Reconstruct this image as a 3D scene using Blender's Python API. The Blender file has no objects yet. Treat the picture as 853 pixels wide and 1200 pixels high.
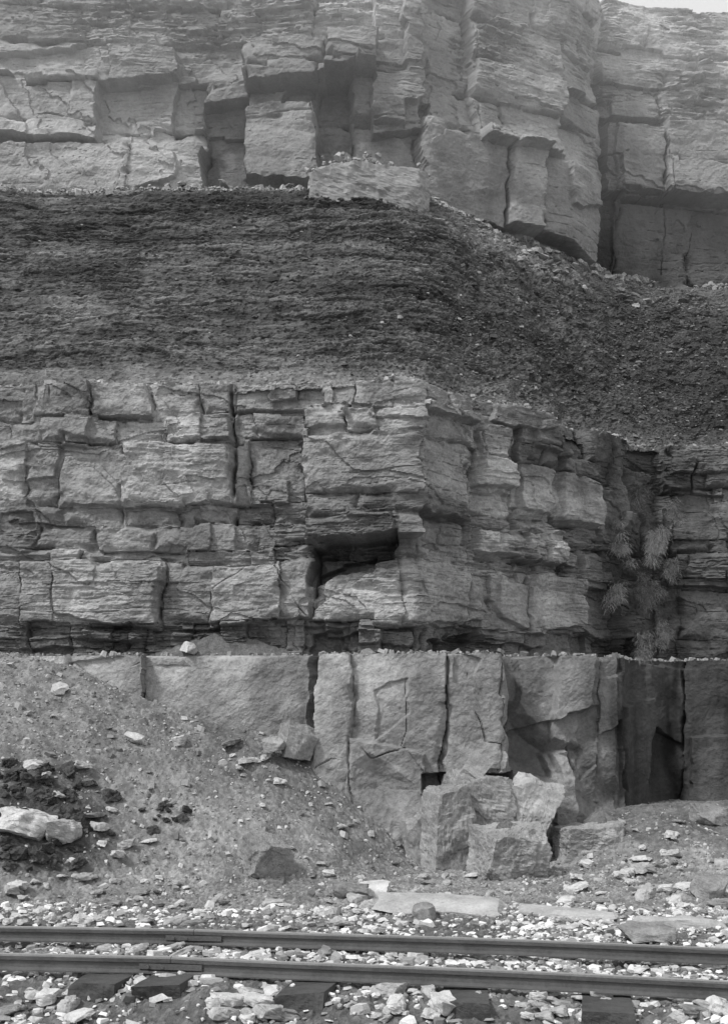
import bpy, bmesh, math, random
import numpy as np
from mathutils import Vector, Matrix, noise as mn
R=math.radians
F=1287.0; HY=850.0; CX=426.5; CH=2.4
scene=bpy.context.scene; col=scene.collection
rng=np.random.default_rng(7); random.seed(7)
# ------------------------------------------------ noise
def h2(i,j,seed=0):
    i=np.asarray(i).astype(np.int64); j=np.asarray(j).astype(np.int64)
    n=(i*374761393+j*668265263+seed*144269504)&0xffffffff
    n=((n^(n>>13))*1274126177)&0xffffffff
    n=n^(n>>16)
    return (n&0xffffff)/float(0xffffff)
def vn(x,y,seed=0):
    x=np.asarray(x,float); y=np.asarray(y,float)
    ix=np.floor(x); iy=np.floor(y); fx=x-ix; fy=y-iy
    fx=fx*fx*(3-2*fx); fy=fy*fy*(3-2*fy)
    a=h2(ix,iy,seed); b=h2(ix+1,iy,seed); c=h2(ix,iy+1,seed); d=h2(ix+1,iy+1,seed)
    return ((a*(1-fx)+b*fx)*(1-fy)+(c*(1-fx)+d*fx)*fy)*2-1
def fbm(x,y,seed=0,o=4,g=.5):
    t=0;a=1.0;s=0
    for k in range(o):
        t=t+a*vn(x*2**k+k*17.3,y*2**k-k*9.1,seed+k*13); s+=a; a*=g
    return t/s
def tri(x,y,seed=0):
    """continuous faceted noise: linear over a skewed triangular lattice"""
    x,y=x*.87+y*.5,y*.87-x*.5
    ix=np.floor(x); iy=np.floor(y); fx=x-ix; fy=y-iy
    a=h2(ix,iy,seed); b=h2(ix+1,iy,seed); c=h2(ix,iy+1,seed); d=h2(ix+1,iy+1,seed)
    return np.where(fx+fy<1,a+(b-a)*fx+(c-a)*fy,d+(c-d)*(1-fx)+(b-d)*(1-fy))*2-1
def voro(x,y,seed=0):
    x=np.asarray(x,float); y=np.asarray(y,float)
    ix=np.floor(x); iy=np.floor(y)
    f1=np.full(x.shape,9.); f2=np.full(x.shape,9.); idd=np.zeros(x.shape); dx=np.zeros(x.shape); dy=np.zeros(x.shape)
    for a in (-1,0,1):
        for b in (-1,0,1):
            cx=ix+a; cy=iy+b
            px=cx+h2(cx,cy,seed+1); py=cy+h2(cx,cy,seed+2)
            ddx=x-px; ddy=y-py; d=np.sqrt(ddx*ddx+ddy*ddy)
            m=d<f1
            f2=np.where(m,f1,np.minimum(f2,d))
            f1=np.where(m,d,f1); idd=np.where(m,h2(cx,cy,seed+3),idd); dx=np.where(m,ddx,dx); dy=np.where(m,ddy,dy)
    return f1,f2,idd,dx,dy
def beds(s,z,th,ln,seed):
    zz=z/th+.7*fbm(s*.4,z*.7,seed+5,3)+.25*fbm(s*2,z*2,seed+6,2); r=np.floor(zz); fr=zz-r
    u=s/ln+h2(r,0,seed)*7+.3*vn(s*2.5/ln,zz*2,seed+9); c=np.floor(u)
    return h2(r,c,seed+2), np.minimum(fr,1-fr)*th
def sstep(e0,e1,x):
    t=np.clip((x-e0)/(e1-e0),0,1); return t*t*(3-2*t)
# ------------------------------------------------ mesh helpers
def tag(o,label=None,cat=None,group=None,kind=None):
    if label: o['label']=label
    if cat: o['category']=cat
    if group: o['group']=group
    if kind: o['kind']=kind
    return o
def raw_mesh(name,V,loops,starts,tone,mat,smooth=False):
    me=bpy.data.meshes.new(name)
    me.vertices.add(len(V)); me.vertices.foreach_set('co',np.ascontiguousarray(V,dtype=np.float32).ravel())
    me.loops.add(len(loops)); me.loops.foreach_set('vertex_index',np.ascontiguousarray(loops,dtype=np.int32))
    me.polygons.add(len(starts)); me.polygons.foreach_set('loop_start',np.ascontiguousarray(starts,dtype=np.int32))
    me.update(calc_edges=True)
    if tone is not None:
        at=me.attributes.new('tone','FLOAT','POINT'); at.data.foreach_set('value',np.ascontiguousarray(tone,dtype=np.float32).ravel())
    if not smooth: me.shade_flat()
    me.materials.append(mat)
    return me
def link(name,me):
    o=bpy.data.objects.new(name,me); col.objects.link(o); return o
def grid_obj(name,V,tone,mat,flip=False):
    nr,nc=V.shape[:2]
    i=np.arange(nr*nc).reshape(nr,nc)
    q=np.stack([i[:-1,:-1],i[:-1,1:],i[1:,1:],i[1:,:-1]],-1).reshape(-1,4)
    if flip: q=q[:,::-1]
    me=raw_mesh(name,V.reshape(-1,3),q.ravel(),np.arange(len(q))*4,tone,mat)
    return tag(link(name,me),kind='structure')
# ------------------------------------------------ materials (all neutral grey: monochrome photograph)
def rock_mat(name,base,streak=.5,bump=.5,scale=1.0,rough=.9,contrast=.5,use_tone=True,spec=.25,worn=0):
    m=bpy.data.materials.new(name); m.use_nodes=True; nt=m.node_tree; N=nt.nodes; L=nt.links
    b=N['Principled BSDF']; b.inputs['Roughness'].default_value=rough; b.inputs['Specular IOR Level'].default_value=spec
    tc=N.new('ShaderNodeTexCoord')
    def noi(sc,det,ro,mp=None):
        n=N.new('ShaderNodeTexNoise'); n.inputs['Scale'].default_value=sc*scale; n.inputs['Detail'].default_value=det; n.inputs['Roughness'].default_value=ro
        if mp:
            q=N.new('ShaderNodeMapping'); q.inputs['Scale'].default_value=mp; L.new(tc.outputs['Object'],q.inputs['Vector']); L.new(q.outputs[0],n.inputs['Vector'])
        else: L.new(tc.outputs['Object'],n.inputs['Vector'])
        return n.outputs['Fac']
    def math_(op,a,c,cl=False):
        n=N.new('ShaderNodeMath'); n.operation=op; n.use_clamp=cl
        for k,v in enumerate((a,c)):
            if isinstance(v,(int,float)): n.inputs[k].default_value=v
            else: L.new(v,n.inputs[k])
        return n.outputs[0]
    n1=noi(1.3,6,.62); n2=noi(14,5,.7); n3=noi(2.2,4,.65,(1,1,9)); n4=noi(60,2,.6)
    v=math_('ADD',math_('MULTIPLY',math_('SUBTRACT',n1,.5),contrast*2.8),1.0)
    v=math_('ADD',v,math_('MULTIPLY',math_('SUBTRACT',n2,.5),contrast*2.0))
    v=math_('ADD',v,math_('MULTIPLY',math_('SUBTRACT',n3,.5),streak*1.6))
    v=math_('ADD',v,math_('MULTIPLY',math_('SUBTRACT',n4,.5),contrast*1.3))
    v=math_('MAXIMUM',v,.25)
    v=math_('MULTIPLY',v,base)
    if worn:
        g=N.new('ShaderNodeNewGeometry'); sx=N.new('ShaderNodeSeparateXYZ'); L.new(g.outputs['Normal'],sx.inputs[0])
        t=math_('MULTIPLY',math_('GREATER_THAN',sx.outputs[2],.985),worn); v=math_('ADD',v,t)
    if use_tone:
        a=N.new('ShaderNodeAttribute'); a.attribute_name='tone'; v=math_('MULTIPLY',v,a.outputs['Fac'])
    v=math_('MINIMUM',v,.75)
    cb=N.new('ShaderNodeCombineColor')
    for k in range(3): L.new(v,cb.inputs[k])
    L.new(cb.outputs[0],b.inputs['Base Color'])
    hgt=math_('ADD',math_('MULTIPLY',n2,1.0),math_('ADD',math_('MULTIPLY',n3,streak*1.2),math_('MULTIPLY',n4,.35)))
    bp=N.new('ShaderNodeBump'); bp.inputs['Strength'].default_value=bump; bp.inputs['Distance'].default_value=.05/scale
    L.new(hgt,bp.inputs['Height']); L.new(bp.outputs[0],b.inputs['Normal'])
    return m
M_mid=rock_mat('banded_sandstone',.28,.35,.7,contrast=.6)
M_low=rock_mat('smooth_sandstone',.26,.0,.45,contrast=.55)
M_up=rock_mat('weathered_sandstone',.27,.3,.55,contrast=.4)
M_shale=rock_mat('dark_shale',.090,.5,.9,contrast=.8)
M_floor=rock_mat('gravel_soil',.22,.0,.9,1.6,contrast=.7)
M_chip=rock_mat('stone_chips',.39,.0,.5,2.5,contrast=.4)
M_block=rock_mat('quarried_block_stone',.25,.0,.55,1.2,contrast=.7,use_tone=False)
M_boul=rock_mat('boulder_stone',.21,.0,.6,1.5,contrast=.7,use_tone=False)
M_pale=rock_mat('pale_stone',.45,.0,.4,2,contrast=.5,use_tone=False)
M_stone=rock_mat('grey_stone',.32,.0,.4,2,contrast=.5,use_tone=False)
M_dark=rock_mat('dark_earth',.065,0,1,2.5,contrast=.9,use_tone=False)
M_steel=rock_mat('rusted_rail_steel',.075,0,.3,2,rough=.5,contrast=.5,use_tone=False,spec=.5,worn=.16)
M_wood=rock_mat('weathered_timber',.06,.3,.6,2,contrast=.6,use_tone=False)
M_grass=rock_mat('dry_grass',.20,0,.1,1,contrast=.5)
# ------------------------------------------------ plan curves
def WX(px,Y): return (px-CX)/F*Y
def ZC(py,Y): return (HY-py)/F*Y
def plan(nodes,ds):
    P=np.array([(WX(a,b),b) for a,b in nodes]); d=np.r_[0,np.cumsum(np.hypot(*np.diff(P,axis=0).T))]
    S=np.arange(0,d[-1],ds); X=np.interp(S,d,P[:,0]); Y=np.interp(S,d,P[:,1])
    def sm(a,w):
        k=max(3,int(w/ds)|1); p=np.pad(a,k//2,mode='reflect',reflect_type='odd'); return np.convolve(p,np.ones(k)/k,'valid')
    X=sm(X,.16);Y=sm(Y,.16)
    tx=sm(np.gradient(X),.7); ty=sm(np.gradient(Y),.7); n=np.hypot(tx,ty); 
    PX=CX+F*X/Y
    return S,PX,X,Y,ty/n,-tx/n
def make_cliff(name,nodes,z0,z1,refY,rows,feats,tfeats,lines,o,mat):
    sd=o['seed']; r=np.random.default_rng(sd); wp=o.get('warp',1.0)
    S,PX,X,Y,NX,NY=plan(nodes,o['ds'])
    PM=np.maximum.accumulate(PX)
    px2s=lambda p: float(np.interp(p,PM,S))
    zs=np.arange(z1,z0,-o['ds']); s,z=np.meshgrid(S,zs)
    jag=.03*tri(s*5,z*5,sd+7)
    sw=s+wp*(.10*fbm(s*.7,z*.9,sd,3)+.03*fbm(s*4,z*4,sd+1,3)+jag+.07*tri(s*1.3,z*1.7,sd+6))
    zw=z+wp*(.07*fbm(s*.3,z*.5,sd+2,3)+.02*fbm(s*4,z*5,sd+3,3)+.025*tri(s*4,z*5,sd+9)+.03*tri(s*1.2,z*1.5,sd+10))
    rz=[ZC(q[0],refY) for q in rows]+[-99]; rz[0]=99
    RZ=[]
    for k,q in enumerate(rz):
        if abs(q)>50: RZ.append(q+0*s)
        else: RZ.append(q+o.get('rj',.05)*2*(h2(np.floor(sw/(1.0+.13*k)+k*.37),k,sd)-.5))
    disp=np.zeros(s.shape); tone=np.ones(s.shape); lam=np.zeros(s.shape)
    chipn=sstep(.05,.5,tri(s*2.7,z*3.1,sd+12))
    gk=o.get('gk',1.0)
    for k,(pt,js,offa,lm,gd,tn) in enumerate(rows):
        gd=gd*gk
        m=(zw<=RZ[k])&(zw>RZ[k+1])
        if isinstance(js,(int,float)):
            j=[];q=0
            while q<S[-1]: q+=js*r.uniform(.4,1.7); j.append(q)
            js_=np.array(j)
        else: js_=np.array([px2s(p) for p in js])
        jp=np.r_[-50,js_,S[-1]+50]
        # every joint leans its own way
        sk=sw[m]+.10*wp*vn(k*7.7+0*zw[m],zw[m]*1.1+sw[m]*.15,sd+14); zk=zw[m]; i=np.clip(np.searchsorted(js_,sk),0,len(js_))
        dl=sk-jp[i]; dr=jp[i+1]-sk
        dz=np.minimum(np.minimum(RZ[k][m],z1+5)-zk,zk-RZ[k+1][m])
        nj=len(jp)
        off=r.uniform(-1,1,nj)*offa; t1=r.uniform(-1,1,nj)*.09; t2=r.uniform(-1,1,nj)*.12
        g=np.where(r.random(nj+1)<.5,.03,r.uniform(.4,1.2,nj+1))*gd
        zm=np.clip(rz[k+1],-9,99)
        wid=.007+.018*np.clip(vn(sk*1.3,zk*1.3,sd+8)+.2,0,1)
        v=off[i]+t1[i]*np.clip(dl-dr,-2,2)*.5+t2[i]*np.clip(zk-zm,0,1)
        brk=sstep(-.6,.1,vn(sk*1.7,zk*1.7,sd+15))
        v-=(g[i]*np.exp(-(dl/wid)**2)+g[i+1]*np.exp(-(dr/wid)**2))*brk
        hm=sstep(-.2,.5,vn(sk*.8,zk*.1,sd+11))
        v-=gd*.9*np.exp(-(dz/(wid*.9))**2)*(.1+.9*hm)
        de=np.minimum(np.minimum(dl,dr),dz)
        v-=.010*np.exp(-de/.03)+o.get('chip',.10)*chipn[m]*np.exp(-(de/.08)**2)
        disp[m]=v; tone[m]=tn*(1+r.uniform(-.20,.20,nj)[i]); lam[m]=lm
    def srange(x0,x1,y0,y1):
        sm_=px2s((x0+x1)/2); Ym=float(np.interp(sm_,S,Y)); return px2s(x0),px2s(x1),ZC(y1,Ym),ZC(y0,Ym)
    for ft in feats:
        x0,x1,y0,y1,a=ft[:5]; sl=ft[5] if len(ft)>5 else 0
        s0,s1,za,zb=srange(x0,x1,y0,y1)
        e=wp*(.04*fbm(s*3,z*3,sd+21,3)+.05*chipn); w=.02; sh=sl*(sw-(s0+s1)/2)
        k=sstep(s0-w,s0+w,sw+e)*(1-sstep(s1-w,s1+w,sw+e))*sstep(za-w,za+w,zw+e-sh)*(1-sstep(zb-w,zb+w,zw+e-sh*.4))
        disp+=a*k
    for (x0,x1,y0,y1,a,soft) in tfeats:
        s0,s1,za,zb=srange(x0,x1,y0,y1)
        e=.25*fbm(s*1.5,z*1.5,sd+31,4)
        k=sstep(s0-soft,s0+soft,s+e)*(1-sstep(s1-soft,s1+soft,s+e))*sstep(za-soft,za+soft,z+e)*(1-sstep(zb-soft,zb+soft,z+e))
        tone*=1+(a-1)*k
    for pts,wd,dp in lines:
        Q=[(px2s(a),ZC(b,float(np.interp(px2s(a),S,Y)))) for a,b in pts]
        D=np.full(s.shape,9.)
        for (ax,az_),(bx,bz) in zip(Q[:-1],Q[1:]):
            vx,vz=bx-ax,bz-az_; L2=vx*vx+vz*vz+1e-9
            t=np.clip(((sw-ax)*vx+(zw-az_)*vz)/L2,0,1); D=np.minimum(D,np.hypot(sw-ax-t*vx,zw-az_-t*vz))
        disp-=dp*.6*np.exp(-(D/(wd*.8))**2)*sstep(-.5,.2,vn(s*2,z*2,sd+33))
    # broken hollows, angular outline: (px,py,rx,rz metres,depth)
    for (hx_,hy_,ra,rb,dp) in o.get('hollow',[]):
        sc_=px2s(hx_); zc_=ZC(hy_,float(np.interp(sc_,S,Y)))
        q=np.abs(s-sc_+.4*(z-zc_))/ra+np.abs(z-zc_)/rb+.5*tri(s*1.7,z*1.4,sd+35)+.15*fbm(s*3,z*3,sd+36,3); disp-=dp*np.clip(1.2-q,0,1)
    lmod=sstep(-.3,.6,fbm(s*.7,z*1.2,sd+40,3))
    for th,ln,a,q in ((.17,1.1,1,1),(.07,.45,.7,2),(.04,.2,.4,3)):
        b,e=beds(s,z,th,ln,sd+50+q); disp+=lam*(.15+1.5*lmod)*a*((b-.5)*2-.6*np.exp(-(e/.009)**2)*(b>.4)); tone*=1+.14*(b-.5)*np.minimum(1,lam*15)
    if o.get('part',1):
        b,e=beds(s,z,.23,1.5,sd+66); disp-=.03*(b>.6)*np.exp(-(e/.010)**2)*sstep(-.1,.3,vn(s*.9,z*2,sd+67))
    fs=o['fs']; ft=o['ft']; vs=o.get('vs',1.6)
    wx=s+.15*fbm(s,z,sd+71,2)
    disp+=ft*tri(wx/fs,z/fs*vs,sd+70)+ft*.4*tri(wx/fs*2.3+3,z/fs*2.3*vs,sd+72)+ft*.2*tri(wx/fs*6,z/fs*6*vs,sd+74)
    if o['fa']:
        q=tri(wx/fs*.8+9,z/fs*1.1,sd+76)+.1*fbm(s*4,z*4,sd+77,2); disp-=o['fa']*(q>.22)+o['fa']*.7*(q>.5)
    disp+=o['rough']*fbm(s*5,z*6,sd+90,5,.62)
    disp+=.10*fbm(s*.45,z*.45,sd+95,2)
    tone*=1+.42*fbm(s*.6,z*.9,sd+97,4)
    stn=o.get('stain',.15); tone*=1+stn*fbm(s*3.5,z*.35,sd+98,4)*(1+1.5*sstep(o.get('sx',99),o.get('sx',99)+4,s))
    V=np.stack([X+NX*disp,Y+NY*disp,z+CH],-1)
    caps=[];ct=[]
    for q in np.linspace(.08,o.get('cap',3),14):
        a=V[0].copy(); a[:,1]+=q; a[:,2]+=.03*fbm(S*3,S*0+q*3,sd+99,3)-.02*q; caps.insert(0,a); ct.insert(0,np.full(len(S),.7))
    V=np.concatenate([np.array(caps),V]); tone=np.concatenate([np.array(ct),tone])
    ob=grid_obj(name,V,tone,mat,True)
    return ob,V
# ---- lower tier
low_nodes=[(-220,19.7),(362,19.7),(371,19.2),(588,19.15),(592,19.8),(735,20.2),(742,21.0),(785,21.5),(797,21.3),(853,21.2),(1010,21)]
rows=[(768,[-120,78,168,366,411,520,587,698,736,800,880],.04,.0,.11,1.0)]
feats=[(590,648,765,905,-.24,-.25),(606,690,765,842,.20,.35),(366,411,765,1100,.10),(524,587,765,903,.10,.1),(411,500,872,1100,.14,-.5),
       (362,371,765,880,-.8),(724,735,768,950,-.12),(497,592,905,1100,-.5),(640,664,880,985,.28,.4),(168,366,768,1000,.06),(78,168,768,1000,-.06,.3),
       (530,560,768,812,-.07,-.8),(676,698,830,905,-.07,.9),(737,762,820,1000,.15,.3),(762,800,780,860,.15,-.4),(810,860,860,1000,.2,.3),(440,480,800,850,-.05,.7),(700,735,790,850,.10,.6)]
tf=[(730,796,600,1000,.24,.15),(785,1010,740,1000,.22,.2),(590,640,765,915,.7,.1),(366,411,765,905,1.25,.03),(40,140,765,800,1.3,.2),(411,480,768,840,1.25,.3),(300,364,768,860,.75,.2),(680,737,768,950,.6,.3),(480,520,780,900,.85,.2)]  # shade painted into recess and wet-stained cleft, light painted onto the jutting column
lines=[([(411,862),(436,888),(474,874),(500,906)],.014,.12),([(368,908),(392,888),(411,893)],.012,.10),([(547,790),(552,835),(566,868),(587,872)],.012,.10),
       ([(78,772),(118,802),(166,776)],.012,.07),([(474,770),(478,820),(470,872)],.008,.07),([(664,850),(668,900),(664,950)],.012,.10)]
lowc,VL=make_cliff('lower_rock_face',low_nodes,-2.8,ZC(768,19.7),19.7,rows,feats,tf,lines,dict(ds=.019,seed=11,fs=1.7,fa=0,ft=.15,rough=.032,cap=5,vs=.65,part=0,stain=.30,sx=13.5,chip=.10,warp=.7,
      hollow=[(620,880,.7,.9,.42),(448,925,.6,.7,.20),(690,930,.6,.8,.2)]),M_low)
# ---- middle tier
mid_nodes=[(-220,20.1),(358,20.1),(488,19.85),(550,21.1),(600,21.6),(690,23.0),(722,23.7),(742,24.4),(762,24.7),(785,24.6),(853,24.5),(1010,24.4)]
J=[-160,-110,-40]
rows=[(443,J+[25,52,106,176,228,271,320,345,385,411,455,488,520,545,575,612,650,690,715,780,815,850,900],.12,.016,.14,1.0),
      (487,J+[10,50,75,135,190,228,271,300,358,411,445,488,540,570,600,640,680,715,780,830,880],.10,.018,.10,1.0),
      (515,J+[35,78,148,271,296,358,488,545,556,600,650,705,785,840,900],.06,.012,.12,1.08),
      (588,J+[8,75,140,200,271,318,358,420,488,550,605,655,690,780,830],.08,.034,.08,.88),
      (612,J+[45,110,175,240,300,358,460,488,520,580,630,670,700,800],.07,.034,.05,.95),
      (640,J+[60,88,150,215,290,318,358,400,488,545,600,650,690,790,850],.08,.038,.12,.9),
      (660,J+[28,66,190,250,330,370,470,545,575,620,680,720,800,860],.08,.012,.10,1.03),
      (730,.5,.11,.050,.08,.8)]
feats=[(358,490,482,637,.48),(490,550,482,606,.25),(380,545,446,482,.18),(366,466,637,668,-.62,.25),(372,440,660,690,-.25,.6),(-220,735,732,775,-.08),(366,402,737,765,-.2,.5),(505,560,747,770,-.25,.4),
       (276,357,480,640,-.12),(76,270,515,588,.08),(108,176,446,486,.20),(190,270,487,513,.15),(50,106,490,520,.14),(66,190,660,728,.16,-.15),(250,365,662,728,.18,.1),(186,194,650,730,-.08),
       (385,560,664,730,.14,.1),(556,604,540,572,.26),(605,655,545,600,.15),(556,600,622,652,.22),(600,650,625,660,.28),(575,640,470,500,.12),(655,700,558,612,.2),(620,680,672,738,.18,.15),(680,712,640,690,.2),
       (550,604,578,618,-.12),(604,612,500,640,-.2),(650,658,520,672,-.2),(655,705,616,650,-.15),(556,625,655,672,-.12),(562,600,500,536,.15,.2),(625,665,500,530,.15,-.1),(580,618,680,730,.12,-.2),
       (730,768,520,775,-.1),(545,552,480,640,-.15),(775,810,540,575,.2),(812,853,545,580,.15),(785,853,620,690,.2),(0,44,600,625,-.1),(-220,40,443,487,-.08),(320,348,446,470,.12),
       (358,412,482,508,.12),(150,230,592,612,-.08),(290,340,560,590,.12),(0,70,520,560,.08),(410,470,600,615,.1),(440,488,482,500,.1),(100,180,735,750,.12),(420,490,735,752,.15),
       (735,760,555,572,.25,.3),(744,770,690,712,.2,.2),(725,745,610,640,.2,-.4),(750,775,600,640,.2,.5),(720,742,725,765,.25,.3),(200,300,738,752,.12),(20,80,745,760,.15),(560,640,738,755,.14)]
tf=[(700,785,490,800,.34,.5),(612,722,498,575,.5,.3),(772,1010,520,780,.42,.3),(-220,735,732,775,.65,.1),(366,470,637,672,.5,.08),(110,180,445,470,1.35,.1),(75,270,515,590,1.15,.1),(300,345,445,470,1.25,.1),(555,660,540,740,1.12,.2),(360,488,590,637,.8,.1),  # overhang shadow and cleft darkness put into the tone, cleft also wet stained
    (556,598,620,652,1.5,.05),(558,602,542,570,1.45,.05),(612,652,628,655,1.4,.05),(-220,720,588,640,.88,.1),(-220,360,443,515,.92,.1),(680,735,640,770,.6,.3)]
lines=[([(272,446),(268,490),(277,530),(270,570),(274,608)],.05,.45),([(322,664),(345,700),(366,728)],.012,.09),([(250,728),(252,690),(290,664)],.011,.06)]
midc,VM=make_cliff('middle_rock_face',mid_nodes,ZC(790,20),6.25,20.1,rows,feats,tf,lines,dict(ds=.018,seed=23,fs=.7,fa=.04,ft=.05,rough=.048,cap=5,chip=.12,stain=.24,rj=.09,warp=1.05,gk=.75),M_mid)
# ---- upper tier
up_nodes=[(-220,27.2),(240,27.1),(300,27),(400,26.9),(470,27),(500,27.2),(580,28.2),(650,28.9),(686,29.9),(702,30.6),(853,31.2),(1010,31.2)]
rows=[(-130,2.4,.08,.06,.03,1.05),(-50,2.6,.08,.065,.05,1.05),(5,2.6,.10,.055,.08,1.0),(52,[-150,130,292,385,500,550,650,692,900],.10,.020,.12,1.0),
      (98,[-120,90,240,292,372,488,583,650,694,722,775,920],.10,.010,.12,1.0),
      (152,[-100,155,240,290,372,415,488,583,620,694,720,810],.10,.006,.14,1.0),(262,2.,.1,.01,.1,.8)]
feats=[(-220,118,92,164,.5,-.04),(118,208,60,98,.35,.1),(-220,238,176,300,.4,.05),(240,290,118,225,-.45,.12),(292,385,62,110,.65,.06),(292,372,134,222,.45,-.06),(340,372,110,134,-.25,.1),(385,437,58,98,.95,.15),(374,412,100,180,-.4,.1),
       (437,488,-80,160,.3,.25),(470,500,-80,130,.25,.4),(488,582,160,260,.55,-.06),(548,650,-80,188,.45,.06),(583,682,192,286,.55,-.10),(650,688,-80,120,.3,.2),(650,694,120,250,.15,.3),(692,716,120,330,-.12,.3),(702,775,152,236,.5,.03),(777,1010,152,238,.55),
       (700,1010,92,150,.3),(720,1010,238,248,-.25),(205,240,95,150,-.25,.3),(150,208,190,225,.15,.3),(415,470,95,150,.25,-.2),(0,100,40,60,.2,.1),(500,548,60,150,.2,.2)]
tf=[(-220,240,100,230,1.25,.3),(690,1010,236,340,.5,.15),(240,292,118,225,.65,.2),(374,415,100,222,.7,.2),(490,582,160,250,1.15,.1),(690,1010,-60,100,1.35,.5),(-220,1010,-150,60,1.1,.8),(690,722,90,330,.7,.1),(300,470,150,222,.85,.2)]  # tone lightened upwards as painted haze, recesses darkened as painted shade
lines=[([(0,150),(60,140),(118,152)],.02,.12),([(548,10),(556,100),(550,180)],.02,.14),([(775,160),(782,200),(778,320)],.02,.14)]
upc,VU=make_cliff('upper_rock_face',up_nodes,11.7,20.3,27.1,rows,feats,tf,lines,dict(ds=.026,seed=37,fs=2.0,fa=.06,ft=.14,rough=.040,cap=30,rj=.10,vs=1.2,chip=.13,warp=.9),M_up)
# ------------------------------------------------ shale slope (loft between middle rim and upper ledge)
bn=[(-220,20.6),(0,20.5),(250,20.5),(400,20.2),(485,20.35),(560,21.5),(640,22.7),(720,24.3),(780,25.2),(853,25.6),(1010,26)]
tn=[(-220,25.7),(0,25.7),(250,25.8),(400,25.7),(505,26.0),(585,27.9),(645,28.9),(720,30.7),(780,31.2),(853,31.3),(1010,31.3)]
nc=1150; u=np.linspace(0,len(bn)-1,nc)
def ev(nodes,sm):
    P=np.array([(WX(a,b),b) for a,b in nodes]); X=np.interp(u,range(len(nodes)),P[:,0]); Y=np.interp(u,range(len(nodes)),P[:,1])
    k=sm|1
    f=lambda a: np.convolve(np.pad(a,k//2,mode='reflect',reflect_type='odd'),np.ones(k)/k,'valid')
    return f(X),f(Y)
bX,bY=ev(bn,61); tX,tY=ev(tn,91)
NR=500
vv=np.linspace(-.02,1.0,NR); v2=vv[:,None]
hf=np.interp(vv,[-.02,0,.05,.13,.5,.93,1],[-.06,0,.11,.22,.52,.9,1.0])
X=bX[None]*(1-hf[:,None])+tX[None]*hf[:,None]; Y=bY[None]*(1-hf[:,None])+tY[None]*hf[:,None]; Z=(CH+6.2+vv*6.35)[:,None]+0*X
base=np.stack([X,Y,Z],-1)
gu=np.gradient(base,axis=1); gv=np.gradient(base,axis=0); nn=np.cross(gu,gv); nn/=np.linalg.norm(nn,axis=-1,keepdims=True)
arc=np.cumsum(np.r_[0,np.hypot(np.diff(bX*.5+tX*.5),np.diff(bY*.5+tY*.5))])[None]+0*X
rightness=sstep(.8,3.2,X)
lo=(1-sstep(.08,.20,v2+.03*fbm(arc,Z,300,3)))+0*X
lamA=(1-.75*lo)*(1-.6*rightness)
d=.12*fbm(arc*.5,Z*.6,301,3)
to=np.ones(X.shape)
Zw=Z+.15*fbm(arc*.3,Z*.2,310,2)
for th,ln,a,q in ((.45,5.,.025,0),(.22,1.8,.022,1),(.10,.9,.020,2),(.05,.3,.018,3)):
    b,e=beds(arc,Zw,th,ln,320+q); lm_=.35+1.3*sstep(-.4,.4,vn(arc*.8,Z*1.5,328+q)); d+=lamA*a*lm_*((b-.5)*2-.3*np.exp(-(e/.01)**2)*(b>.5)); to*=1+.6*(b-.5)*lamA
f1,f2,idd,dx,dy=voro(arc/.09,Z/.055,333); d+=.040*(idd-.5)
f1,f2,i2,dx,dy=voro(arc/.25,Z/.2,343); d+=.10*(i2-.5)*rightness*(1-lo*.5)
d+=.034*fbm(arc*7,Z*10,350,4,.65)
gul=fbm(arc*.9+Z*.5,Z*.15,360,3); d-=.25*rightness*np.clip(gul,0,1)
to*=(1+.45*(idd-.5))*(1+.5*fbm(arc*.35,Z*.8,361,4))
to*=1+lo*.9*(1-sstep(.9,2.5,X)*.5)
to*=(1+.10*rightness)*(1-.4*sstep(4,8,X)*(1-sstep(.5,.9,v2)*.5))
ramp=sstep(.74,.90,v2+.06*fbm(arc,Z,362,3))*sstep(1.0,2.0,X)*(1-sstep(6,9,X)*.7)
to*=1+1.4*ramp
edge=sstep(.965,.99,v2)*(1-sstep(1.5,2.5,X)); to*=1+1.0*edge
if nn[200,200,1]>0: nn=-nn
V=base+nn*d[...,None]
cap=[];ct=[]
for q in np.linspace(.1,5,14):
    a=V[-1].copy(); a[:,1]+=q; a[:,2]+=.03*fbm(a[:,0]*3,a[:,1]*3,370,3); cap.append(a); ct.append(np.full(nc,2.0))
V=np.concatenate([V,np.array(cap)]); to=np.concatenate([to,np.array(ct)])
VS=V
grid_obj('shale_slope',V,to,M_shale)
# ------------------------------------------------ quarry floor and scree
HX=[(-260,740),(-100,752),(0,764),(40,770),(100,792),(150,815),(260,850),(330,868),(400,905),(470,960),(510,1005),(545,1050),(600,1100)]
hxx=np.array([WX(a,19.5) for a,b in HX]); hzz=np.array([CH+ZC(b,19.5) for a,b in HX])
rxx=np.array([1.8,3.0,3.6,4.4,5.2,7,11]); rzz=np.array([-1.5,-.1,.45,.75,.9,1.0,1.1])
def gbase(X,Y):
    X=np.asarray(X,float);Y=np.asarray(Y,float)
    b=.05*fbm(X*.5,Y*.5,401,3)+.02
    b=b-.17*(1-sstep(9.25,9.95,Y+.2*(X+1.8)))
    H=np.interp(X,hxx,hzz)
    t=H-.70*np.clip(19.5-Y,0,99)+.12*fbm(X*.6,Y*.6,402,3)
    r_=np.interp(X,rxx,rzz)-.26*np.clip(20.2-Y,0,99)+.15*fbm(X*.8,Y*.8,403,3)
    def smax(a,c,k):
        h=np.clip(.5+.5*(a-c)/k,0,1); return c*(1-h)+a*h+k*h*(1-h)
    return smax(r_,smax(t,b,.5),.3)
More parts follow.
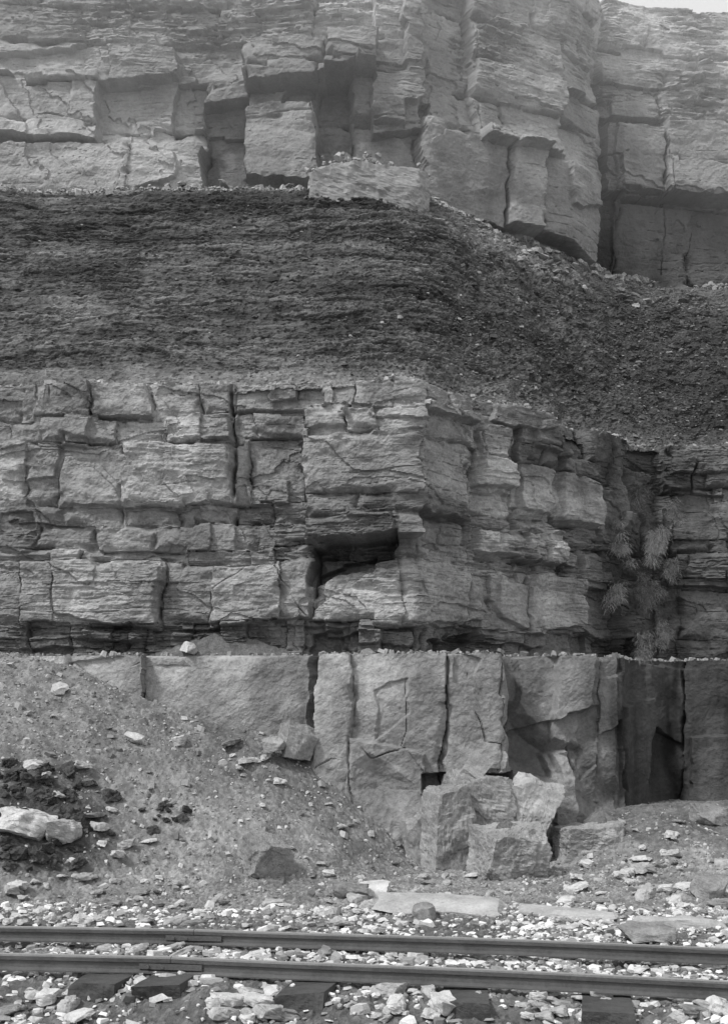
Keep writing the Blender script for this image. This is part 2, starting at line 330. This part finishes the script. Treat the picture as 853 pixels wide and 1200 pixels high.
xs=np.concatenate([np.arange(-11,-6,.05),np.arange(-6,6,.021),np.arange(6,11,.05)]); ys=np.concatenate([np.arange(3,8,.06),np.arange(8,24.5,.022)])
X,Y=np.meshgrid(xs,ys); G=gbase(X,Y)
f1,f2,i1,dx,dy=voro(X/.07,Y/.07,411); ta=sstep(.2,.6,G)
peb=(i1>.4)*(1-np.clip(f1*1.4,0,1))
dk=np.exp(-(((X-WX(40,15.5))/1.0)**2+((Y-16.2)/1.0)**2)**2)
G2=G+peb*(.03*(1-ta)+.018*ta)*(.4+i1)
f1b,f2b,i2,_,_=voro(X/.22,Y/.22,412); G2+=.03*(i2-.5)*(1-np.clip(f1b*1.5,0,1))
G2+=.025*fbm(X*7,Y*7,413,4,.6)+.04*fbm(X*1.7,Y*1.7,414,3)
G2+=dk*(.10*np.abs(fbm(X*6,Y*6,416,4,.7))+.12)
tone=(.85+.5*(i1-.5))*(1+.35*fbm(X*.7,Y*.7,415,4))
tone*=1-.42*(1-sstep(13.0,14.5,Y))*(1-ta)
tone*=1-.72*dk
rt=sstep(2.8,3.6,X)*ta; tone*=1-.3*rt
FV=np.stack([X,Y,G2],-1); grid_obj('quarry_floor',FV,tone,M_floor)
def gl(x,y):
    i=np.clip(np.searchsorted(xs,x),0,len(xs)-1); j=np.clip(np.searchsorted(ys,y),0,len(ys)-1); return G2[j,i]
YY=np.linspace(7,22,1500)
def hit(px,py):
    x=WX(px,YY); z=CH+ZC(py,YY); g=gl(x,YY); k=np.argmax(z<g); 
    if not (z<g).any(): k=len(YY)-1
    return float(x[k]),float(YY[k]),float(g[k])
def sheet(name,x0,x1,y0,y1,z,mat,n=60):
    X,Y=np.meshgrid(np.linspace(x0,x1,n),np.linspace(y0,y1,n)); Z=z+.15*fbm(X*.05,Y*.05,5,3)
    return grid_obj(name,np.stack([X,Y,Z],-1),np.ones(X.shape),mat)
sheet('ground',-900,900,-900,900,-.45,M_floor,100)
sheet('plateau',-300,300,45,600,CH+20.0,M_shale)
# ------------------------------------------------ chips (uncountable debris)
def chips(name,P,size,flat,tone,mat,tilt=.3):
    n=len(P); K=6
    an=(np.arange(K)[None]+rng.uniform(-.35,.35,(n,K)))*2*np.pi/K
    rad=rng.uniform(.5,1.05,(n,K))*size[:,None]; el=rng.uniform(.35,1.,n)[:,None]
    x=np.cos(an)*rad; y=np.sin(an)*rad*el; h=(size*flat)[:,None]
    sc=rng.uniform(.65,.95,(n,1)); jx=rng.uniform(-.15,.15,(n,1))*size[:,None]
    top=np.stack([x*sc+jx,y*sc,h*rng.uniform(.8,1.15,(n,K))],-1); bot=np.stack([x,y,-h*rng.uniform(.6,1.,(n,K))],-1)
    L=np.concatenate([top,bot],1)
    yaw=rng.uniform(0,6.28,n); a=rng.normal(0,tilt,n); b=rng.normal(0,tilt,n)
    def rot(L,i,j,t):
        c=np.cos(t)[:,None]; s_=np.sin(t)[:,None]; A=L[...,i]*c-L[...,j]*s_; B=L[...,i]*s_+L[...,j]*c; L=L.copy(); L[...,i]=A; L[...,j]=B; return L
    L=rot(L,0,1,yaw); L=rot(L,1,2,a); L=rot(L,0,2,b); L+=P[:,None,:]
    f=[0,1,2,3,4,5, 11,10,9,8,7,6]; 
    for k in range(6): f+=[k,6+k,6+(k+1)%6,(k+1)%6]
    st=[0,6]+[12+4*k for k in range(6)]
    loops=(np.array(f)[None]+np.arange(n)[:,None]*12).ravel(); starts=(np.array(st)[None]+np.arange(n)[:,None]*36).ravel()
    me=raw_mesh(name,L.reshape(-1,3),loops,starts,np.repeat(tone,12),mat)
    return link(name,me)
def on_floor(n,x0,x1,y0,y1,dens=None):
    X=rng.uniform(x0,x1,n); Y=rng.uniform(y0,y1,n)
    if dens is not None: k=rng.uniform(0,1,n)<dens(X,Y); X=X[k];Y=Y[k]
    return np.stack([X,Y,gl(X,Y)],-1)
def lognorm(n,m,s,lo,hi): return np.clip(rng.lognormal(math.log(m),s,n),lo,hi)
P=on_floor(19000,-5.6,5.6,8.3,14.4,lambda x,y:(.25+.75*sstep(-.3,.3,fbm(x*.9,y*.9,500,3)))*np.where(y>13,.6,1)); n=len(P); P[:,2]+=.008
tc_=np.where(rng.random(n)<.55,rng.uniform(1.1,1.8,n),rng.uniform(.35,.9,n))
o=chips('ballast_chips',P,lognorm(n,.040,.52,.015,.14),rng.uniform(.10,.35,n),tc_,M_chip,.22); tag(o,'loose carpet of broken flat stone chips around the rails','stone chips',kind='stuff')
P=on_floor(16000,-8,6.5,13.2,20,lambda x,y:.3+.7*sstep(-.2,.5,fbm(x*.8,y*.8,501,3))); n=len(P); P[:,2]+=.002
o=chips('scree_fragments',P,lognorm(n,.022,.6,.012,.11),rng.uniform(.25,.6,n),rng.uniform(.3,1.2,n),M_chip,.35); tag(o,'fine gravel and small stones covering the scree slope','gravel',kind='stuff')
ii=rng.integers(5,NR-5,30000); jj=rng.integers(0,nc,30000); P=VS[ii,jj]; n=len(P)
rt=sstep(.8,3.,P[:,0]); keep=rng.random(n)<.28+.52*rt; P=P[keep];ii=ii[keep];rt=rt[keep]; n=len(P)
hi=(ii/NR)
tn_=rng.uniform(.12,.36,n)*(1+.4*rt*rng.random(n))+(rng.random(n)<.06)*.5+.25*(hi<.1)+.3*(hi>.82)*rt
o=chips('shale_fragments',P,lognorm(n,.027,.55,.012,.13),rng.uniform(.15,.4,n),tn_,M_chip,.2); tag(o,'dark shale fragments littering the steep middle slope','shale fragments',kind='stuff')
ii=rng.integers(NR-14,NR+3,3000); jj=rng.integers(0,nc,3000); P=VS[ii,jj].copy(); P[:,2]+=.03; n=len(P)
o=chips('crest_rubble',P,lognorm(n,.042,.5,.02,.15),rng.uniform(.25,.6,n),rng.uniform(.5,1.2,n),M_chip,.3); tag(o,'small pale rubble strewn along the crest of the shale slope','rubble',kind='stuff')
k=rng.integers(0,VM.shape[1],2600); q=rng.integers(6,14,2600); P=VM[q,k].copy(); P[:,2]+=.03; n=len(P)
o=chips('rim_rubble',P,lognorm(n,.04,.5,.02,.13),rng.uniform(.25,.6,n),rng.uniform(.4,1.1,n),M_chip,.3); tag(o,'broken stone littering the rim of the middle rock face','rubble',kind='stuff')
k=rng.integers(0,VL.shape[1],1800); q=rng.integers(11,14,1800); P=VL[q,k].copy(); P[:,2]+=.02; n=len(P)
o=chips('ledge_rubble',P,lognorm(n,.04,.55,.015,.14),rng.uniform(.25,.6,n),rng.uniform(.25,.9,n),M_chip,.3); tag(o,'broken stone lying along the narrow ledge above the lower rock face','rubble',kind='stuff')
# ------------------------------------------------ single rocks
def rock_mesh(name,dims,seed,mat,cuts=10,ncut=5,depth=.8,jit=.12,rough=.02,lamin=.15):
    r=random.Random(seed); bm=bmesh.new(); bmesh.ops.create_cube(bm,size=2)
    bmesh.ops.subdivide_edges(bm,edges=bm.edges[:],cuts=cuts,use_grid_fill=True)
    cor={}
    for a in(-1,1):
        for b in(-1,1):
            for c in(-1,1): cor[(a,b,c)]=Vector((r.uniform(-1,1),r.uniform(-1,1),r.uniform(-1,1)))*jit*2
    pl=[]
    for k in range(ncut):
        nv=Vector((r.choice((-1,1))*r.uniform(.2,1),r.choice((-1,1))*r.uniform(.2,1),r.uniform(-.8,1))).normalized()
        sup=abs(nv.x)+abs(nv.y)+abs(nv.z); pl.append((nv,sup*r.uniform(depth-.18,depth+.08)))
    D=Vector(dims)/2; off=Vector((seed*3.7,seed*1.3,0))
    for v in bm.verts:
        p=v.co.copy(); w=Vector()
        for (a,b,c),q in cor.items(): w+=q*((1+a*p.x)*(1+b*p.y)*(1+c*p.z)/8)
        p=p+w
        for nv,dd in pl:
            t=nv.dot(p)-dd
            if t>0: p-=nv*t
        p=Vector((p.x*D.x,p.y*D.y,p.z*D.z))
        q=p*4+off
        nvv=p.normalized()
        st=(math.floor((mn.noise(q*.35)+1)*3)/3-1)*rough*1.6
        p+=nvv*(mn.fractal(q,.7,2.0,5)*rough*1.4+mn.noise(Vector((q.x*.4,q.y*.4,p.z*22)))*rough*lamin-st)
        v.co=p
    bm.normal_update(); me=bpy.data.meshes.new(name); bm.to_mesh(me); bm.free()
    me.shade_flat(); me.materials.append(mat); return me
def rock(name,label,cat,loc,dims,seed,mat=None,rot=(0,0,0),group=None,**k):
    o=link(name,rock_mesh(name,dims,seed,mat or M_block,**k)); o.location=loc; o.rotation_euler=rot; return tag(o,label,cat,group)
def fr(px0,px1,py0,py1,Y):
    return WX((px0+px1)/2,Y),CH+ZC((py0+py1)/2,Y),(px1-px0)/F*Y,(py1-py0)/F*Y
def blk(label,px0,px1,py0,py1,Y,dep,seed,rot=(0,0,0),name='rock_block',cat='rock',mat=None,sx=1.05,**k):
    x,z,w,h=fr(px0,px1,py0,py1,Y); return rock(name,label,cat,(x,Y+dep/2,z),(w*sx,dep,h*1.05),seed,mat,rot,**k)
hi_=dict(cuts=36,rough=.034,lamin=.3)
blk('tall upright quarried block leaning at the foot of the lower rock face',498,551,928,1045,18.1,.8,3,(0,R(2),R(22)),depth=.88,jit=.08,ncut=9,sx=.92,**hi_)
blk('squat square block wedged behind the tall upright block',525,597,909,990,18.7,.7,5,(0,R(3),R(10)),depth=.88,jit=.09,ncut=8,**hi_)
blk('pale wedge shaped block leaning against the dark recess',590,650,916,988,18.8,.45,8,(R(-8),R(28),R(-6)),mat=M_stone,depth=.78,jit=.14,ncut=6,**hi_)
blk('large cracked block with earth on top overhanging the quarry floor',554,646,976,1042,17.0,.8,14,(R(4),R(-3),R(22)),depth=.88,jit=.09,ncut=9,sx=.9,**hi_)
blk('low pale block half buried in gravel right of the cracked block',664,734,968,1014,18.6,.6,13,(0,R(-4),R(4)),depth=.82,jit=.12,ncut=8,**hi_)
blk('thin triangular stone flake leaning in front of the jointed face',545,569,886,914,18.75,.12,17,(R(-12),R(35),0),name='stone_flake',cat='stone',depth=.7,jit=.2,cuts=12,rough=.01)
blk('rounded block lodged below the dark vertical joint',330,368,851,888,18.9,.5,19,(0,R(8),R(20)),depth=.75,jit=.12,ncut=8,cuts=16,rough=.02)
blk('small dark stone touching the block below the joint',310,332,864,881,18.7,.3,21,(0,R(-10),0),name='stone',cat='stone',depth=.7,ncut=8,cuts=10,rough=.015)
blk('narrow broken block standing between the tall block and the face',478,503,965,1015,18.5,.4,25,(0,R(-6),R(15)),depth=.75,jit=.12,ncut=8,cuts=16,rough=.02)
x,y,z=hit(308,1022)
rock('boulder','big isolated boulder lying alone on the lower scree','boulder',(x,y+.1,z+.22),(.68,.58,.52),26,M_boul,(R(14),R(4),R(35)),depth=.85,jit=.12,ncut=8,cuts=28,rough=.026)
x,y,z=hit(26,980); rock('boulder','large pale flat boulder at the left edge of the scree','boulder',(x,y+.2,z+.14),(.85,.7,.44),29,M_pale,(R(5),R(10),R(30)),depth=.72,jit=.2,ncut=9,cuts=20,rough=.03)
x,y,z=hit(68,990); rock('boulder','smaller pale boulder right of the pale flat boulder','boulder',(x,y+.15,z+.12),(.55,.5,.40),33,M_stone,(0,R(-10),R(40)),depth=.72,jit=.2,ncut=9,cuts=16,rough=.03)
x,y,z=hit(512,1066); rock('stone_slab','long pale slab lying flat in front of the fallen blocks','slab',(x,y,z+.05),(1.75,.8,.18),37,M_stone,(R(5),R(4),R(-22)),depth=.72,jit=.18,ncut=9,cuts=24,rough=.02)
x,y,z=hit(440,1048); rock('stone_slab','short pale slab tilted against the long slab','slab',(x,y+.1,z+.08),(.5,.4,.1),39,M_pale,(R(8),R(-6),R(10)),depth=.75,jit=.2,ncut=8,cuts=12,rough=.01)
x,y,z=hit(660,1073); rock('stone_slab','narrow pale slab beyond the far rail','slab',(x,y,z+.02),(1.2,.4,.10),41,M_stone,(0,R(1),R(-15)),depth=.72,jit=.2,ncut=9,cuts=16,rough=.02)
x,y,z=hit(800,1083); rock('stone_slab','second narrow pale slab close to the right edge','slab',(x,y,z+.02),(1.0,.35,.09),43,M_stone,(0,R(1),R(-12)),depth=.72,jit=.2,ncut=9,cuts=16,rough=.02)
x,y,z=hit(765,1104); rock('stone_slab','darker grey slab lying against the far rail','slab',(x,y+.1,z+.07),(.7,.4,.15),48,M_boul,(R(5),R(3),R(-12)),depth=.72,jit=.18,ncut=9,cuts=14,rough=.02)
x,y,z=hit(495,1070); rock('stone','dark stone beside the long pale slab','stone',(x,y-.35,z+.06),(.24,.2,.16),49,M_boul,depth=.75,ncut=8,cuts=8)
x,y,z=hit(410,1052); rock('stone','grey wedge stone left of the slabs','stone',(x,y,z+.09),(.42,.3,.22),50,M_boul,depth=.7,ncut=8,cuts=10)
x,y,z=hit(835,965); rock('rock_block','rough block among the debris at the right edge','rock',(x,y+.1,z+.1),(.6,.5,.35),61,M_boul,(0,R(6),R(20)),depth=.72,ncut=8,jit=.2,cuts=12)
x,y,z=hit(832,1052); rock('rock_block','dark rough block low at the right edge above the slab','rock',(x,y+.1,z+.08),(.45,.4,.25),63,M_boul,(0,R(-6),R(50)),depth=.72,ncut=8,jit=.2,cuts=12)
x,z_,w,h=fr(358,502,197,240,25.3); rock('tabular_block','broad flat topped block perched on the crest nose','rock',(x,26.0,z_-.1),(w,1.6,h+.35),53,rock_mat('crest_block_stone',.29,.1,.4,1,contrast=.45,use_tone=False),(R(2),R(5),R(3)),depth=.85,jit=.08,ncut=8,cuts=34,rough=.04)
P=[]
for k in range(320):
    a=rng.normal(0,.5); P.append((WX(430,26)+a,25.85+rng.normal(0,.25),CH+ZC(199,26)-.15+max(0,.30-abs(a)*.35)*rng.random()-.10*a))
P=np.array(P); n=len(P)
tag(chips('stone_heap',P,lognorm(n,.06,.35,.03,.14),rng.uniform(.3,.6,n),rng.uniform(.5,1.1,n),M_chip,.4),'small heap of pale broken stones on the flat topped block','stone heap',kind='stuff')
def mound(name,label,x,y,z,rx,ry,h,mat,seed):
    a,b=np.meshgrid(np.linspace(0,2*np.pi,120),np.linspace(0,1,40)); r_=b*(1+.15*vn(np.cos(a)*1.5+5,np.sin(a)*1.5,seed))
    X=x+np.cos(a)*r_*rx; Y=y+np.sin(a)*r_*ry; Z=z+h*(1-b**1.2)-.12*b**3+.05*fbm(X*3,Y*3,seed,4)+.04*fbm(X*14,Y*14,seed+3,3)
    V=np.stack([X,Y,Z],-1); o=grid_obj(name,V,np.ones(X.shape),mat); del o['kind']; return tag(o,label,'earth heap')
M_soil=rock_mat('fine_debris',.13,0,.9,2,contrast=.9,use_tone=False)
mound('debris_heap','dark earth heap on the narrow ledge above the joint',WX(262,19.9),20.15,3.60,1.75,.5,.50,M_soil,3)
mound('debris_heap','gravel heap on top of the cracked fallen block',WX(594,17.4),17.4,CH+ZC(980,17.4)-.04,.40,.36,.32,M_soil,5)
mound('debris_heap','dark gravel heap behind the low pale block',WX(702,19.5),19.3,CH+ZC(975,19.4)-.1,.6,.6,.55,M_soil,7)
clod=[rock_mesh('earth_clod',(.2,.17,.15),90+k,M_dark,cuts=12,ncut=3,depth=.85,jit=.25,rough=.06) for k in range(4)]
for k in range(105):
    px=rng.normal(42,38) if k<90 else rng.normal(195,14); py=rng.uniform(895,1022) if k<90 else rng.uniform(945,975)
    if px<0: px=-px
    x,y,z=hit(px,py); o=link('earth_clod',clod[k%4]); o.location=(x,y,z+.02); s_=rng.uniform(.25,1.0)*(1 if k<90 else .6); o.scale=(s_,s_,s_*.9); o.rotation_euler=(rng.uniform(-.5,.5),rng.uniform(-.5,.5),rng.uniform(0,6))
    if k<90: tag(o,'dark crumbly earth clod in the patch by the pale boulders','earth clod','earth clods by the pale boulders')
    else: tag(o,'small dark clod in the little cluster mid scree','earth clod','earth clods in the mid scree cluster')
SLP=(138,214,392,572,752)
var=[]
for k in range(10):
    var.append(rock_mesh('loose_stone',(rng.uniform(.8,1.3),rng.uniform(.5,.9),rng.uniform(.18,.42)),200+k,(M_pale,M_stone,M_boul,M_pale,M_stone)[k%5],cuts=6,ncut=7,depth=.70,jit=.22,rough=.05))
def scat(n,fn,lo,hi,label,group,up=.12):
    for k in range(n):
        x,y,z=fn(); o=link('loose_stone',var[rng.integers(0,10)]); s_=lo+(hi-lo)*rng.random()**2.0
        o.scale=(s_,s_,s_); o.location=(x,y,z+up*s_); o.rotation_euler=(rng.normal(0,.15),rng.normal(0,.15),rng.uniform(0,6.28)); tag(o,label,'stone',group)
def fl(a,b,c,d,avoid=False):
    def f(): 
        while True:
            px=rng.uniform(a,b)
            if not avoid or min(abs(px-q) for q in SLP)>38: return hit(px,rng.uniform(c,d))
    return f
scat(80,fl(5,850,1162,1198,True),.11,.30,'loose flat stone lying in front of the near rail','loose stones in front of the near rail',.14)
scat(40,fl(5,850,1112,1130),.10,.22,'loose flat stone lying between the two rails','loose stones between the rails',.14)
scat(80,fl(5,600,1025,1088),.12,.30,'loose stone on the flat ground behind the far rail','loose stones behind the far rail',.16)
scat(55,fl(5,480,830,1025),.12,.34,'loose stone resting on the left scree slope','loose stones on the left scree',.16)
scat(45,fl(650,850,960,1070),.12,.38,'loose stone resting on the right hand gravel mound','loose stones on the right mound',.16)
def crest():
    k=rng.integers(215,590); p=VS[NR-2,k]; return p[0],p[1]+.05,p[2]+.04
scat(35,crest,.14,.42,'stone sitting on the crest edge of the dark slope','stones along the slope crest')
def ramp_():
    k=rng.integers(620,880); j=rng.integers(390,490); return tuple(VS[j,k])
scat(35,ramp_,.16,.4,'angular stone on the debris ramp below the upper rock face','stones on the debris ramp',.2)
for px,py,s_,lb in ((222,762,.34,'pale stone propped on the dark ledge heap'),(70,812,.3,'pale stone high on the left scree'),(160,870,.3,'pale tilted stone in the upper middle of the scree'),(212,872,.26,'dark flat stone right of the pale tilted stone'),(517,1184,.24,'rounded pale stone before the near rail right of centre'),(38,900,.26,'thin white stone standing in the dark earth patch')):
    x,y,z=hit(px,py); 
    if py==762: y=19.75; x=WX(222,y); z=3.66+.1
    o=rock('loose_stone',lb,'stone',(x,y,z+.05),(s_,s_*.7,s_*.5),int(px),M_pale if 'pale' in lb or 'white' in lb else M_boul,(R(15),R(-10),px),depth=.68,jit=.2,ncut=8,cuts=8,rough=.02)
# ------------------------------------------------ rails
def rail_profile():
    q=[(-.058,0),(-.058,.012),(-.014,.030),(-.011,.088),(-.035,.096),(-.038,.130),(-.028,.144),(.028,.144),(.038,.130),(.035,.096),(.011,.088),(.014,.030),(.058,.012),(.058,0)]
    return [(a,b*1.06) for a,b in q]
def bar(name,pts,prof,mat):
    bm=bmesh.new(); rings=[]
    for k,p in enumerate(pts):
        a=pts[max(0,k-1)]; b=pts[min(len(pts)-1,k+1)]; t=(Vector(b)-Vector(a)).normalized(); nrm=Vector((-t.y,t.x,0)).normalized()
        rings.append([bm.verts.new(Vector(p)+nrm*u+Vector((0,0,v))) for u,v in prof])
    n=len(prof)
    for k in range(len(rings)-1):
        for i in range(n): bm.faces.new((rings[k][i],rings[k][(i+1)%n],rings[k+1][(i+1)%n],rings[k+1][i]))
    bm.faces.new(rings[0]); bm.faces.new(rings[-1][::-1]); bmesh.ops.recalc_face_normals(bm,faces=bm.faces[:])
    me=bpy.data.meshes.new(name); bm.to_mesh(me); bm.free(); me.materials.append(mat); return me
def hexbolt(mat):
    bm=bmesh.new(); bmesh.ops.create_cone(bm,cap_ends=True,segments=6,radius1=.02,radius2=.018,depth=.03); bmesh.ops.rotate(bm,verts=bm.verts[:],matrix=Matrix.Rotation(R(90),3,'X'))
    me=bpy.data.meshes.new('bolt'); bm.to_mesh(me); bm.free(); me.materials.append(mat); return me
boltm=hexbolt(M_steel)
RB=.085
def rail(label,Y0,sl,sr,left,group):
    xs=np.linspace(-13,-1.805,24) if left else np.linspace(-1.795,13,34)
    s_=sl if left else sr
    e=bpy.data.objects.new('rail',None); col.objects.link(e); xc=-1.8; e.location=(xc,Y0,0); tag(e,label,'rail',group)
    pts=[(x-xc,-s_*(x-xc),RB+.008*math.sin(x*1.1)*(abs(x-xc)>.3)-(.008 if abs(x-xc)<.05 else 0)) for x in xs]
    o=link('rail_bar',bar('rail_bar',pts,rail_profile(),M_steel)); o.parent=e
    if left:
        for sd in (-1,1):
            p=[(-.3,.3*s_,RB+.028),(.3,-.3*sr,RB+.028)]
            fp=link('fishplate',bar('fishplate',p,[(sd*.014,0),(sd*.014,.055),(sd*.034,.060),(sd*.034,.005)],M_steel)); fp.parent=e
            for bx_ in (-.22,-.08,.08,.22):
                b=link('bolt',boltm); b.parent=fp; b.location=(bx_,-s_*bx_+sd*.045,RB+.058)
    return e
rail('left length of the near rail ending at the bolted joint',10.3,.06,.21,True,None)
rail('right length of the near rail running out of frame',10.3,.06,.21,False,None)
rail('left length of the far rail ending at the bolted joint',11.68,.05,.19,True,None)
rail('right length of the far rail running out of frame',11.68,.05,.19,False,None)
for k,px in enumerate(SLP):
    Yn=10.3-(.21 if px>205 else .06)*((px-CX)/F*9.9+1.8)
    x=WX(px,Yn-.5)
    lb=['leftmost dark sleeper end showing before the near rail','dark sleeper end directly beneath the rail joint','dark sleeper end left of centre before the near rail','dark sleeper end right of centre before the near rail','dark sleeper end nearest the right edge'][k]
    rock('sleeper',lb,'sleeper',(x-.1,Yn+.45,-.085),(.42,2.15,.26),300+k,M_wood,(R(-3.2),R(rng.uniform(-2,2)),R(-8+rng.uniform(-3,3))),depth=.98,jit=.05,ncut=3,cuts=16,rough=.014)
# ------------------------------------------------ grass tufts
def tuft(label,px,py,Y,n,L,droop,seed,tn=1.0,spread=.25):
    r=np.random.default_rng(seed); vs=[];fs=[];tt=[]
    cl=[(r.normal(0,spread*.45),r.normal(0,spread*.7)) for _ in range(12)]
    for k in range(int(n*2.4)):
        c=cl[r.integers(0,12)]
        bx=c[0]+r.normal(0,spread*.25); bz=c[1]+r.normal(0,spread*.25); az=r.uniform(-1.7,1.7); l=L*.5*r.uniform(.2,1.2); w=.005
        dx=math.sin(az)*.8; dy=-abs(math.cos(az))*.6; t=r.uniform(.4,1.3)*tn; up=r.uniform(-.1,1.2)
        for q in range(4):
            a=q/3; X=bx+dx*l*a; Yv=dy*l*a; Z=bz+l*(up*a-droop*a*a); ww=w*(1-a*.6)
            vs+= [(X-ww,Yv,Z),(X+ww,Yv+ww*.5,Z)]; tt+=[t,t]
        b0=len(vs)-8
        for q in range(3): fs+=[b0+2*q,b0+2*q+1,b0+2*q+3,b0+2*q+2]
    me=raw_mesh('grass_tuft',np.array(vs),np.array(fs),np.arange(len(fs)//4)*4,np.array(tt),M_grass)
    o=link('grass_tuft',me); o.location=(WX(px,Y),Y,CH+ZC(py,Y)); tag(o,label,'grass',None)
tuft('bushy grass tuft high in the dark wet corner',748,583,24.0,900,.30,.5,1,.8,.24)
tuft('pale hanging grass tuft at mid height of the damp corner',766,635,24.0,1500,.40,.8,2,1.4,.22)
tuft('thin pale grass streaming down left of the dark corner',728,640,23.4,450,.32,.9,3,1.2,.2)
tuft('grass tuft low in the damp corner above the ledge line',762,700,24.0,700,.28,.8,4,.9,.26)
tuft('drooping grass at the top of the black lower cleft',755,758,21.0,400,.26,.9,5,.8,.18)
tuft('small grass tuft on the rim right of the protruding block',603,462,21.6,300,.2,.4,6,1.0,.16)
tuft('small grass tuft on the sloping rim above the shaded blocks',655,487,22.6,300,.2,.4,7,.8,.16)
tuft('grass wisp hanging below the shaded blocks',722,700,23.2,350,.30,.9,8,1.1,.2)
tuft('little grass tuft on the right side ledge above rounded blocks',792,605,24.0,260,.25,.7,9,1.1,.18)
tuft('dark grass clump hanging right of the pale hanging tuft',788,665,23.9,350,.25,.9,10,.8,.2)
tuft('sparse grass clump at the right hand end of the ledge line',775,742,23.3,300,.28,.9,11,.9,.2)
# ------------------------------------------------ thin mist hanging over the upper quarry
mm=bpy.data.materials.new('thin_mist'); mm.use_nodes=True; nt=mm.node_tree; nt.nodes.remove(nt.nodes['Principled BSDF'])
vsn=nt.nodes.new('ShaderNodeVolumeScatter'); vsn.inputs['Color'].default_value=(.98,.98,.98,1); vsn.inputs['Density'].default_value=.020
nt.links.new(vsn.outputs[0],nt.nodes['Material Output'].inputs['Volume'])
bm=bmesh.new(); bmesh.ops.create_cube(bm,size=1)
for v in bm.verts: v.co=Vector((v.co.x*60,v.co.y*44,v.co.z*12))
me=bpy.data.meshes.new('mist'); bm.to_mesh(me); bm.free(); me.materials.append(mm)
o=link('mist',me); o.location=(0,34,CH+12.5+6); tag(o,kind='structure')
# ------------------------------------------------ camera, light
cam=bpy.data.cameras.new('camera'); co=bpy.data.objects.new('camera',cam); col.objects.link(co); co.location=(0,0,CH); co.rotation_euler=(R(90),0,0)
cam.sensor_fit='VERTICAL'; cam.sensor_height=36; cam.lens=F/1200*36; cam.shift_y=(HY-600)/1200; cam.clip_end=3000; scene.camera=co
w=bpy.data.worlds.new('World'); scene.world=w; w.use_nodes=True; nt=w.node_tree; bg=nt.nodes['Background']
sky=nt.nodes.new('ShaderNodeTexSky'); sky.sky_type='NISHITA'; sky.sun_disc=False; el=R(50); az=R(-126)
sky.sun_elevation=el; sky.sun_rotation=az; sky.air_density=1.5; sky.dust_density=4
bw=nt.nodes.new('ShaderNodeRGBToBW'); nt.links.new(sky.outputs[0],bw.inputs[0])
mx=nt.nodes.new('ShaderNodeMath'); mx.operation='MULTIPLY_ADD'; mx.inputs[1].default_value=.4; mx.inputs[2].default_value=5.4   # thin high overcast veil
nt.links.new(bw.outputs[0],mx.inputs[0]); nt.links.new(mx.outputs[0],bg.inputs[0]); bg.inputs[1].default_value=.15
sl=bpy.data.lights.new('sun','SUN'); sl.energy=3.0; sl.angle=R(6); so=bpy.data.objects.new('sun',sl); col.objects.link(so)
dv=Vector((math.sin(az)*math.cos(el),math.cos(az)*math.cos(el),math.sin(el))); so.rotation_euler=dv.to_track_quat('Z','Y').to_euler()
scene.view_settings.view_transform='Standard'; scene.view_settings.look='None'; scene.view_settings.exposure=0
